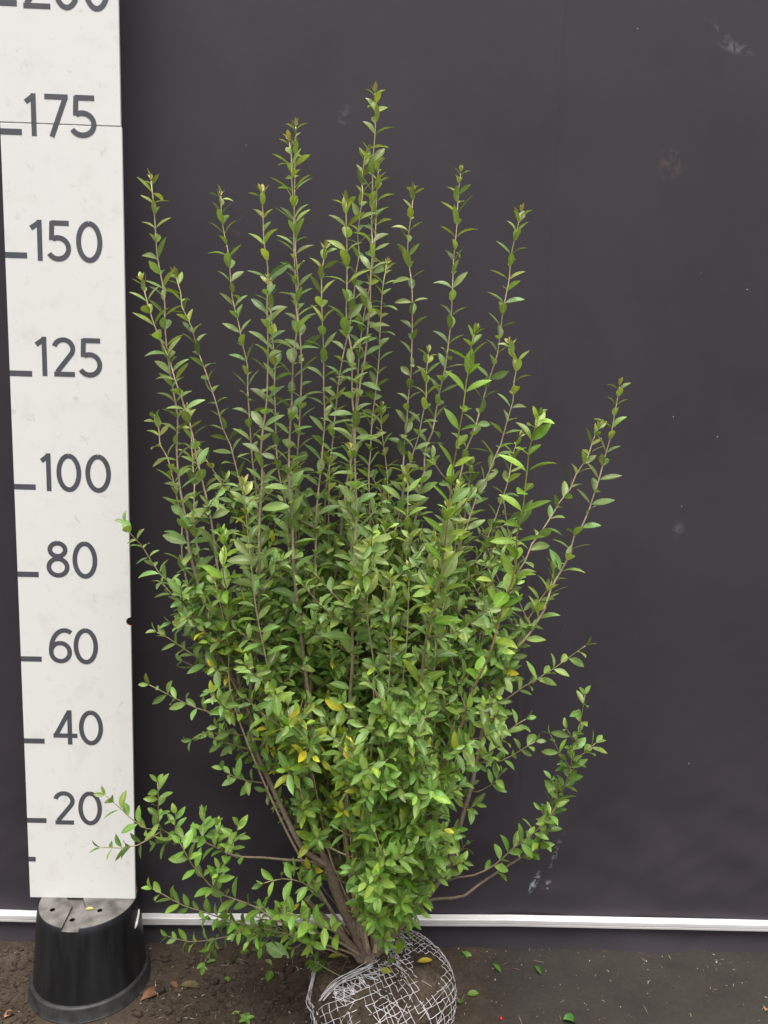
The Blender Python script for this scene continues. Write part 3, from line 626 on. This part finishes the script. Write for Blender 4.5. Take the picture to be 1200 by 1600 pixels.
for ci, (px, yt, yb, rb_, kind) in enumerate(canes):
    n = len(px); dist = [0]
    for i in range(1, n): dist.append(dist[-1]+math.hypot(px[i][0]-px[i-1][0], px[i][1]-px[i-1][1]))
    P0 = []
    for i in range(n):
        k = dist[i]/dist[-1]                               # 0 at tip
        y = yb+(yt-yb)*(1-k)**.85
        P0.append(ony(px[i], y))
    P0 = [P0[0]]+[q+np.array([rng.gauss(0, .18), rng.gauss(0, .5), 0]) for q in P0[1:-1]]+[P0[-1]]
    P = catmull(P0, 2.0)
    cs, Ls = stem_cols(P, kind, rb_); tot = Ls[-1]
    rtip = .09 if kind in ('side', 'bush') else .11
    rad = [rtip+(rb_-rtip)*(.86*min(1, l/max(tot, 60 if kind in ('up', 'pale', 'lush') else 1))**1.7) for l in Ls]
    V, Fc = tube(P, rad, 7); cl = [(*c, 1) for c in cs for _ in range(7)]
    so_ = mesh_obj('cane' if kind in ('up', 'pale', 'lush') else 'branch', V, Fc, BARK, shrub, cols=cl)
    stems.append(so_); P = [np.asarray(p) for p in P]
    def at(l):
        i = max(0, min(len(Ls)-2, int(np.searchsorted(Ls, l))-1)); f = (l-Ls[i])/(Ls[i+1]-Ls[i]+1e-9)
        return P[i]*(1-f)+P[i+1]*f, -unit(P[i+1]-P[i])      # point and direction towards the tip
    if kind == 'bare': continue
    near = max(0, min(1, (-yt)/40))
    az0 = rng.uniform(-.5, .5)
    # bud of small coloured leaves at the very tip
    p, ax = at(0)
    if kind in ('up', 'pale', 'lush'):
        ck = 'bud' if kind != 'lush' else 'lush'
        pair(p, ax, az0, .30, 1.6, lambda: leafcol(ck, p[2], 0, near), so_, .1, .34)
        pair(p, ax, az0+1.57, .5, 2.1, lambda: leafcol(ck if rng.random() < .6 else 'young', p[2], 0, near), so_, .1, .36)
        pair(at(.8)[0], ax, az0, .75, 2.6, lambda: leafcol('young' if kind != 'lush' else 'lush', p[2], 0, near), so_, .15, .4)
    elif kind != 'bush':
        pair(p, ax, az0, .45, 2.4, lambda: leafcol('n', p[2], 0, near), so_, .4, .45)
    l = 2.2; k = 1
    while l < tot-1.5:
        p, ax = at(l); zpx = proj(p)[1]
        if kind in ('up', 'pale', 'lush'):
            fade = 1 if zpx < 960 else max(0, 1-(zpx-960)/170)
            if rng.random() < fade:
                g = min(1, l/9)
                L = (3.05+1.15*g)*(1.0+.40*(.25+.75*near)*min(1, max(0, (l-22)/50)))*rng.uniform(.88, 1.1)*(1.15 if kind == 'lush' else 1)
                ck = 'lush' if kind == 'lush' and l < 75 else ('young' if l < 12+6*rng.random() else 'n')
                ang = .62+.16*min(1, l/14)+.12*min(1, l/70)+.3*max(0, rng.gauss(0, .6))
                pair(p, ax, az0+k*1.5708+rng.gauss(0, .14), ang, L, lambda: leafcol(ck, p[2], l, near), so_, .37, .36)
            step = 1.7+1.15*min(1, l/10)
            if kind == 'lush': step *= 1.15
            l += step*rng.uniform(.85, 1.12)
        elif kind == 'bush':
            l += 1.7*rng.uniform(.8, 1.2)
            if l < 14: pair(p, ax, az0+k*1.5708, 1.0, 3.6, lambda: leafcol('n', p[2], l, near), so_, .5, .42)
        else:
            big = kind == 'big'
            if l < tot*(.82 if tot > 40 else .75):
                dens = 1 if l < tot*.6 else .55
                if rng.random() < dens:
                    pair(p, ax, az0+k*1.5708+rng.gauss(0, .25), 1.0, (4.1*(1.15 if rng.random() < .12 else 1) if big else 3.5)*rng.uniform(.8, 1.15), lambda: leafcol('n' if not big else ('lush' if rng.random() < .2 else 'n'), p[2], l, near), so_, .5, .40)
            l += (2.9 if big else 2.15)*rng.uniform(.8, 1.2)
        k += 1
        # side twigs in the bushy lower half
        zpx = proj(p)[1]
        if kind in ('side', 'big'):
            prob = .22 if tot > 40 and l > 12 and l < tot*.8 else 0
        else:
            prob = float(np.interp(zpx, [740, 800, 860, 940, 1080, 1250, 1380, 1450], [0, .07, .17, .30, .38, .34, .26, .06]))
            if ci >= NTR: prob *= .55
            if yt < -18 and zpx < 1080: prob *= .35
            if kind == 'bush': prob = .52 if zpx < 1440 else .1
        xq, yq, _ = proj(p)
        if kind not in ('side', 'big') and 395 < xq < 560 and yq > 1225: prob *= .45
        for side in (1, -1):
            if rng.random() > prob: continue
            ref = unit(np.cross(ax, [0.13, 1, .05])); ref2 = np.cross(ax, ref); az = az0+k*1.5708+rng.gauss(0, .5)
            r_ = unit(side*(math.cos(az)*ref+math.sin(az)*ref2)+np.array([0, -.25, 0]))
            d0 = unit(r_*.85+ax*.45+np.array([0, 0, .12])); Lt = rng.uniform(5, 17) if kind not in ('side', 'big', 'bush') else rng.uniform(3, 7.5)
            if kind == 'bush': Lt = rng.uniform(4, 11)
            ok = False
            for tr in range(4):
                e = p+d0*Lt*.95+np.array([0, 0, Lt*.18])
                xe_, ye_, _ = proj(e)
                clear = abs(xe_-np.interp(ye_, [1330, 1400, 1490], [510, 530, 575])) < 22 and ye_ > 1320 and e[1] < b2
                if (kind in ('side', 'big') or in_mass(e)) and not clear: ok = True; break
                Lt *= .65
            if not ok or Lt < 2.5: continue
            if e[1] > WALLY-3.5: continue
            Q = catmull([p, p+d0*Lt*.5+np.array([0, 0, .02*Lt]), e], 1.5)
            V, Fc = tube(Q, [.15-.07*i/len(Q) for i in range(len(Q))], 4)
            tw = mesh_obj('twig', V, Fc, BARK, so_, cols=[(.25, .19, .11, 1)]*len(V)); ntw += 1
            lt = rng.uniform(.8, 2.0); kk = 0; tax = unit(Q[-1]-Q[0]); azt = rng.uniform(0, 3.14)
            while lt < Lt:
                i = min(len(Q)-1, int(lt/Lt*(len(Q)-1))); q = Q[i]; f = lt/Lt
                x_, y_, z_ = proj(q)
                yel = .14 if (410 < x_ < 570 and 1080 < y_ < 1440) else .01
                def cf():
                    if rng.random() < yel: return np.array([.62, .52+.1*rng.random(), .035]) if rng.random() < .6 else np.array([.38, .44, .03])
                    c = leafcol('n', q[2], l, near)
                    return c if rng.random() > .13 else c*np.array([1.45, 1.35, .8])
                pair(q, tax, azt+kk*1.5708, 1.0, rng.uniform(2.7, 4.3)*(1 if f < .85 else .75), cf, so_, .40, .37)
                lt += rng.uniform(1.4, 2.5); kk += 1
            pair(Q[-1], tax, azt+kk*1.57, .6, 2.4, cf, so_, .5, .42)
# leaning trunk and the stump of the canes
def limb(pxs, ys, rs, name='trunk'):
    P = catmull([ony(q, y) for q, y in zip(pxs, ys)], 1.0); n = len(P)
    rr = [np.interp(i/(n-1), np.linspace(0, 1, len(rs)), rs)*(1+.12*n3(P[i], .5)) for i in range(n)]
    V, Fc = tube(P, rr, 12); V = [v+.12*np.array([n3(v, .9), n3(v+9, .9), n3(v+5, .9)]) for v in V]
    return mesh_obj(name, V, Fc, BARK, shrub, cols=[(.235, .178, .132, 1)]*len(V))
b2 = base[1]
limb([(579, 1510), (570, 1482), (548, 1440), (528, 1396), (514, 1356), (502, 1328)], [b2, b2, b2-1, b2-2, b2-2.5, b2-3], [2.1, 1.6, 1.35, 1.35, 1.3, .6])
limb([(583, 1506), (592, 1478), (604, 1462), (640, 1428), (672, 1394)], [b2+1, b2+.5, b2, b2-.5, b2-.5], [1.7, 1.3, 1.1, .95, .8])
limb([(592, 1500), (598, 1470), (592, 1430), (588, 1380)], [b2+2, b2+2, b2+2, b2+2], [1.6, 1.2, 1.0, .8])
limb([(574, 1500), (562, 1450), (548, 1400), (540, 1330)], [b2+2.5, b2+3, b2+3, b2+2], [1.6, 1.2, 1.0, .7])
limb([(564, 1500), (535, 1462), (500, 1428), (478, 1404)], [b2-1, b2-2, b2-3, b2-4], [1.0, .9, .75, .5])
# thin dead twigs and fibrous roots round the foot
for k in range(30):
    a = ony((rng.uniform(535, 605), rng.uniform(1380, 1480)), b2+rng.uniform(-5, 5)); b = ony((rng.uniform(480, 640), rng.uniform(1235, 1400)), b2+rng.uniform(-9, 6))
    m = (a+b)/2+np.array([rng.gauss(0, 2), rng.gauss(0, 2), rng.gauss(0, 1)])
    V, Fc = tube(catmull([a, m, b], 2), .11*rng.uniform(.6, 1.3), 4)
    mesh_obj('dead_twig', V, Fc, BARK, shrub, cols=[(.24, .19, .14, 1)]*len(V))
mb = MB()
for k in range(150):
    q = (rng.uniform(520, 606), rng.uniform(1448, 1500)); a = ball_hit(q, .1)
    if a is None: continue
    d = np.array([rng.gauss(0, 1.6), rng.gauss(0, 1.6), rng.uniform(.2, 2.4)])
    b = a+d*rng.uniform(.8, 2.0); m = (a+b)/2+np.array([rng.gauss(0, .7) for _ in range(3)])
    g = rng.uniform(.6, 1.3); V, Fc = tube(catmull([a, m, b], 1), .045, 3, False); mb.add(V, Fc, (.20*g, .13*g, .085*g, 1))
for k in range(420):
    th = rng.uniform(0, 6.28); ph = rng.uniform(.2, 2.0); a = ball_pt(th, ph, .1); d = np.array([rng.gauss(0, 1) for _ in range(3)])*1.1; b = a+d
    out_d = unit(a-np.array([BX, BY, BZ])); m = (a+b)/2+out_d*rng.uniform(.1, .8)
    g = rng.uniform(.6, 1.4); V, Fc = tube([a, m, b], .035, 3, False); mb.add(V, Fc, (.17*g, .115*g, .075*g, 1))
tag(mb.build('root_fibres', FIBRE, rb), kind='stuff')
mb = MB()
for k in range(1300):                                     # crumbly soil standing off the ball
    g = ball_pt(rng.uniform(0, 6.283), rng.uniform(.03, 2.1), .1); r = min(.95, .16+rng.expovariate(1/.18)); d = unit([rng.gauss(0, 1), rng.gauss(0, 1), rng.gauss(0, .5)])
    g = g+unit(g-np.array([BX, BY, BZ]))*(.9*n3(g, .16)+.6*n3(g, .42)+.42*n3(g, 1.1))
    V, Fc = tube([g-d*r, g-d*r*.45, g+d*r*.4, g+d*r], [r*.2, r*.75, r*.8, r*.15], 6)
    V = [v+r*.4*np.array([n3(v*3), n3(v*3+7), n3(v*3+3)]) for v in V]; mb.add(V, Fc)
tag(mb.build('soil_clods', SOIL, rb), kind='stuff')
# ------------------------------------------------------------------ leaf blades
TT = np.array([0, .06, .18, .34, .52, .70, .85, .95, 1.0])
WP = np.array([.06, .16, .60, .90, 1.0, .82, .48, .19, .0])
UU = np.array([-1, -.5, 0, .5, 1])
def blade(lf):
    p, d, n, L, wr, c, curl, fold, own = lf
    s = np.cross(d, n); V = []; UV = []
    hw = L*wr/2
    # centre line bends away from the normal
    pos = p.copy(); pts = []
    for i, t in enumerate(TT):
        if i:
            a = curl*1.6*((TT[i]+TT[i-1])/2-.15); dt = (TT[i]-TT[i-1])*L
            pos = pos+(d*math.cos(a)-n*math.sin(a))*dt
        a2 = curl*1.6*(t-.15); nn = n*math.cos(a2)+d*math.sin(a2)
        for u in UU:
            V.append(pos+s*(u*hw*WP[i])+nn*(abs(u)**1.4*hw*WP[i]*fold)); UV.append((u, t))
    return V, UV
nr, nc = len(TT), len(UU)
LFACE = [(i*nc+j, i*nc+j+1, (i+1)*nc+j+1, (i+1)*nc+j) for i in range(nr-1) for j in range(nc-1)]
# the leaves that show largest become parts of their own: near, broad side on, not hidden behind others
zbuf = {}; info = []
for i, lf in enumerate(leaves):
    m = lf[0]+lf[1]*lf[3]*.5; x, y, z = proj(m); vd = unit(CAM-m)
    area = (F*lf[3]/z)**2*lf[4]*abs(lf[2]@vd); info.append((area, x, y, z))
    for dx in (-6, 0, 6):
        for dy in (-6, 0, 6):
            kx = (int((x+dx)//7), int((y+dy)//7)); zbuf[kx] = min(zbuf.get(kx, 1e9), z)
vis = [(a, i) for i, (a, x, y, z) in enumerate(info) if z < zbuf[(int(x//7), int(y//7))]+.8 and 5 < x < 1195]
vis.sort(reverse=True); single = set(i for a, i in vis[:300])
AV = []; AUV = []; AC = []; AF = []
for i, lf in enumerate(leaves):
    V, UV = blade(lf); c = lf[5]
    if i in single:
        mesh_obj('leaf', V, LFACE, LEAF, lf[8], cols=[(*c, 1)]*len(V), uvs=UV)
    else:
        b = len(AV); AV += V; AUV += UV; AC += [(*c, 1)]*len(V); AF += [tuple(k+b for k in f) for f in LFACE]
tag(mesh_obj('foliage', AV, AF, LEAF, shrub, cols=AC, uvs=AUV), kind='stuff')
print('LEAVES', len(leaves), 'TWIGS', ntw, 'STEMS', len(stems))
# ------------------------------------------------------------------ things lying on the ground
def lying(name, px, L, wr, rot, c, label, cat, group=None, lift=.42, tilt=.12, on=None, m=None, curl=.12, fold=.3, face=-.12):
    g = onz(px, GZ); z = gh(g[0], g[1]); p = onz(px, z) if on is None else on
    d = unit([math.cos(rot), math.sin(rot), tilt]); n = unit(np.array([rng.gauss(0, .12), face, 1.0])); n = unit(n-d*(n@d))
    V, UV = blade((p+np.array([0, 0, lift])-d*L*.5, d, n, L, wr, np.array(c), curl, fold, None))
    o = mesh_obj(name, V, LFACE, m or LEAF, None, cols=[(*c, 1)]*len(V), uvs=UV)
    return tag(o, label, cat, group)
G1 = (.13, .26, .03); G2 = (.09, .20, .025)
lying('fallen_leaf', (433, 1484), 8.0, .46, -.55, (.20, .36, .085), 'largest fallen leaf, pale green, on the soil beside the root ball', 'leaf', tilt=-.12, lift=.1, curl=.1, face=-.8, fold=.15, on=onz((433, 1486), gh(58.5, 9.5)+1.0))
lying('fallen_leaf', (382, 1491), 3.6, .62, -1.4, G1, 'rounded fresh green leaf on soil under the low side branches', 'leaf')
lying('fallen_leaf', (363, 1503), 3.0, .6, .9, (.035, .10, .02), 'small dark green rounded leaf lying on the soil', 'leaf')
lying('fallen_leaf', (330, 1504), 2.6, .38, .3, G1, 'narrow fallen leaf nearest the upturned pot, green, on soil', 'leaf')
lying('fallen_leaf', (355, 1532), 1.8, .6, -.9, (.16, .32, .03), 'tiny bright green leaf scrap on bare soil', 'leaf')
lying('fallen_leaf', (420, 1505), 2.8, .42, -.8, (.24, .32, .10), 'small pale green leaf beside the largest fallen leaf', 'leaf')
lying('fallen_leaf', (421, 1527), 3.6, .6, 1.35, G1, 'green leaf with a yellowing edge on soil left of the root ball', 'leaf')
lying('fallen_leaf', (731, 1494), 4.4, .42, -.8, G1, 'green leaf with a bent tip on dark ground right beside root ball', 'leaf', curl=.9)
lying('fallen_leaf', (777, 1514), 3.7, .38, -1.2, (.10, .24, .03), 'slim green leaf lying alone on dark ground, between two others', 'leaf')
lying('fallen_leaf', (841, 1517), 3.7, .36, -1.35, (.075, .18, .03), 'darker slim green leaf farthest from the root ball, half folded', 'leaf', fold=.7)
lying('fallen_leaf', (739, 1555), 3.0, .62, .1, (.16, .30, .035), 'broad light green leaf on dark ground near small grass tuft', 'leaf')
lying('fallen_leaf', (892, 1596), 3.9, .6, .05, (.05, .20, .02), 'curled glossy deep green leaf on the dark ground cloth', 'leaf', curl=1.1, fold=.6, lift=.8)
def onball(px, lift=.75): return ball_hit(px, lift)
lying('fallen_leaf', (623, 1487), 4.2, .5, 1.2, (.32, .42, .03), 'yellow-green leaf with a red stain caught on the netting', 'leaf', on=onball((623, 1487)), tilt=.35)
lying('fallen_leaf', (661, 1507), 3.6, .42, .1, (.58, .42, .04), 'yellow leaf lying on the bare soil of the root ball', 'leaf', on=onball((661, 1507)))
lying('fallen_leaf', (612, 1508), 3.0, .5, .9, (.2, .33, .04), 'dull green leaf under the netting, below the red stained leaf', 'leaf', on=onball((612, 1506), .5), tilt=-.1)
lying('fallen_leaf', (602, 1522), 2.8, .6, -.3, (.5, .5, .1), 'pale yellow round leaf under the netting', 'leaf', on=onball((602, 1522), .5))
lying('fallen_leaf', (526, 1500), 3.2, .42, .1, (.38, .42, .03), 'yellowish leaf on the open soil by the trunk', 'leaf', on=onball((526, 1500)))
lying('dry_leaf', (242, 1553), 7.5, .42, .75, (.2, .1, .06), 'large reddish brown withered leaf beside the upturned pot', 'leaf', m=DRY, curl=.8, fold=.5, lift=.7)
lying('dry_leaf', (272, 1541), 2.8, .5, -.5, (.3, .15, .06), 'small orange-brown curled dry leaf between two larger withered ones', 'leaf', m=DRY, curl=1.0, fold=.6, lift=.5)
lying('dry_leaf', (298, 1540), 5.2, .4, .1, (.2, .15, .05), 'olive brown withered leaf flat on the soil', 'leaf', m=m_simple('olive_dry_leaf', (.12, .095, .03), .7, .4, 70), curl=.5)
lying('dry_leaf', (456, 1516), 2.4, .38, 1.3, (.2, .12, .06), 'small upright brown dry leaf on soil left of root ball', 'leaf', m=DRY, fold=.6)
lying('dry_leaf', (16, 1586), 3.0, .6, .9, (.3, .15, .08), 'curled tan dry leaf on ground left of the upturned pot', 'leaf', m=m_simple('tan_dry_leaf', (.34, .17, .09), .7, .3, 60), curl=1.2, fold=.7, lift=.5)
lying('dry_leaf', (1197, 1577), 2.4, .6, .9, (.3, .2, .1), 'tan dry leaf scrap alone on the right of the ground cloth', 'leaf', m=bpy.data.materials['tan_dry_leaf'], curl=.9, fold=.6, lift=.4)
p0 = onz((140, 1421), 0)
lying('fallen_leaf', (140, 1421), 2.0, .5, .3, (.55, .48, .12), 'small yellow leaf lying on top of the upturned pot', 'leaf', on=p0, lift=.12, tilt=.02, fold=.5)
# red berry
g = onz((783, 1591), GZ); z = gh(g[0], g[1]); bm = bmesh.new(); bmesh.ops.create_uvsphere(bm, u_segments=16, v_segments=12, radius=.0042)
for v in bm.verts: v.co.z *= .9; v.co += Vector((0, 0, -.0008))*max(0, (v.co.z-.003)/.002)
me = bpy.data.meshes.new('berry'); bm.to_mesh(me); bm.free(); me.materials.append(BERRY); me.polygons.foreach_set('use_smooth', [True]*len(me.polygons))
o = bpy.data.objects.new('berry', me); col.objects.link(o); o.location = out((g[0], g[1], z+.4)); tag(o, 'single small red berry on the dark ground', 'berry')
# seedling rosette, sprig on the root ball, grass tuft
def plantlet(name, root, spec, label, cat, stem=None):
    e = empty(name, root, label, cat)
    if stem is not None:
        V, Fc = tube(catmull(stem, .8), .09, 5); mesh_obj('stem', V, Fc, BARK, e, cols=[(.3, .32, .12, 1)]*len(V))
    for (p, d, L, wr, c) in spec:
        d = unit(d); n = unit(np.array([0, -.3, 1.0])-d*(np.array([0, -.3, 1.0])@d))
        V, UV = blade((np.asarray(p, float), d, n, L, wr, c, .3, .3, None)); mesh_obj('leaf', V, LFACE, LEAF, e, cols=[(*c, 1)]*len(V), uvs=UV)
g = onz((385, 1597), GZ); g[2] = gh(g[0], g[1]); q = g+np.array([0, 0, .9])
plantlet('seedling', g, [(q, (math.cos(a), math.sin(a), .25), 2.0, .5, (.16, .30, .05)) for a in (.3, 1.4, 2.6, 3.8, 5.2)], 'tiny green seedling rosette growing in the soil', 'seedling', [g-np.array([0, 0, .4]), g+np.array([.1, 0, .4]), q])
g = onz((372, 1584), GZ); 
lying('fallen_leaf', (368, 1585), 1.9, .5, .3, (.2, .32, .06), 'small light green leaf just behind the seedling rosette', 'leaf')
s0 = ball_hit((540, 1530), .4); s1 = ball_hit((516, 1518), .9); s2 = ball_hit((497, 1503), 1.2)
if s2 is None: s2 = s1+np.array([-3, 1, 1.2])
sp = []
for f in (.35, .6, .85, 1.0):
    p = (s1*(1-f)+s2*f) if f > .3 else s1
    for sgn in (1, -1): sp.append((p, (sgn*.5-.35, sgn*.6, .25-.3*(f < .9)), 2.6, .42, (.12, .22, .035)))
plantlet('sprig', s0, sp, 'small green leafy sprig lying across the edge of the root ball', 'sprig', [s0, s1, s2])
g = onz((719, 1567), GZ); g[2] = gh(g[0], g[1])-.1
plantlet('grass_tuft', g, [(g, (math.cos(a)*.6, math.sin(a)*.6, .9), 2.0+.6*math.sin(a*3), .12, (.10, .19, .03)) for a in np.arange(0, 6.2, .75)], 'tiny tuft of green grass beside the root ball', 'grass')
# straw, bark and grit scattered on the ground: too many to count
mb = MB()
def scat(px):
    g = onz(px, GZ); g[2] = gh(g[0], g[1]); return g
for k in range(230):
    if rng.random() < .56: q = (rng.uniform(215, 490), rng.uniform(1478, 1610))
    else: q = (rng.uniform(700, 1240), min(1612, 1470+rng.expovariate(1/60)))
    g = scat(q); a = rng.uniform(0, 6.28); L = min(2.6, .4+rng.expovariate(1/.6)); d = np.array([math.cos(a), math.sin(a), rng.gauss(0, .1)])*L/2
    h = np.array([0, 0, .16]); t = rng.random(); g_ = rng.uniform(.5, 1.1); c = (.48*g_, .38*g_, .25*g_, 1) if t < .5 else ((.24*g_, .14*g_, .08*g_, 1) if t < .85 else (.62, .58, .52, 1))
    V, Fc = tube([g-d+h, g+h+np.array([rng.gauss(0, .06), rng.gauss(0, .06), .06]), g+d+h], [.03, .075, .04], 4); mb.add(V, Fc, c)
for k in range(300):
    q = (rng.uniform(-20, 1230), rng.uniform(1470, 1612)); g = scat(q)
    if math.hypot(g[0]-PX, g[1]-PY) < 15: continue
    r = rng.uniform(.05, .16) if rng.random() < .8 else rng.uniform(.16, .3); t = rng.random(); c = (.6, .57, .5, 1) if t < .3 else (.22, .17, .12, 1)
    V, Fc = tube([g+np.array([-r*.5, 0, r*.3]), g+np.array([0, 0, r*.8]), g+np.array([r*.8, r*.3, r*.2])], [r*.4, r*.9, r*.3], 5); mb.add(V, Fc, c)
tag(mb.build('litter', FIBRE), 'scattered straw bits, bark chips and grit on the ground', 'litter', kind='stuff')
mb = MB()
for k in range(2600):
    q = (rng.uniform(205, 700), rng.uniform(1466, 1614)) if rng.random() < .8 else (rng.uniform(-30, 60), rng.uniform(1480, 1610)); g = scat(q)
    if math.hypot(g[0]-PX, g[1]-PY) < 14.6 or math.hypot(g[0]-BX, g[1]-BY) < BR-1 or g[1] > 12.5: continue
    r = min(1.1, .14+rng.expovariate(1/.17)); s = rng.uniform(.6, 1.5)
    V, Fc = tube([g+np.array([-r, 0, -.1*r]), g+np.array([-r*.5, 0, r*.35]), g+np.array([r*.4, .1*r, r*.4]), g+np.array([r, 0, -.1])], [r*.2, r*.75, r*.8, r*.15], 6)
    V = [v+r*.35*np.array([n3(v*3), n3(v*3+7), n3(v*3+3)]) for v in V]; mb.add(V, Fc)
tag(mb.build('soil_crumbs', SOIL), 'loose crumbs and clods of brown soil', 'soil', kind='stuff')
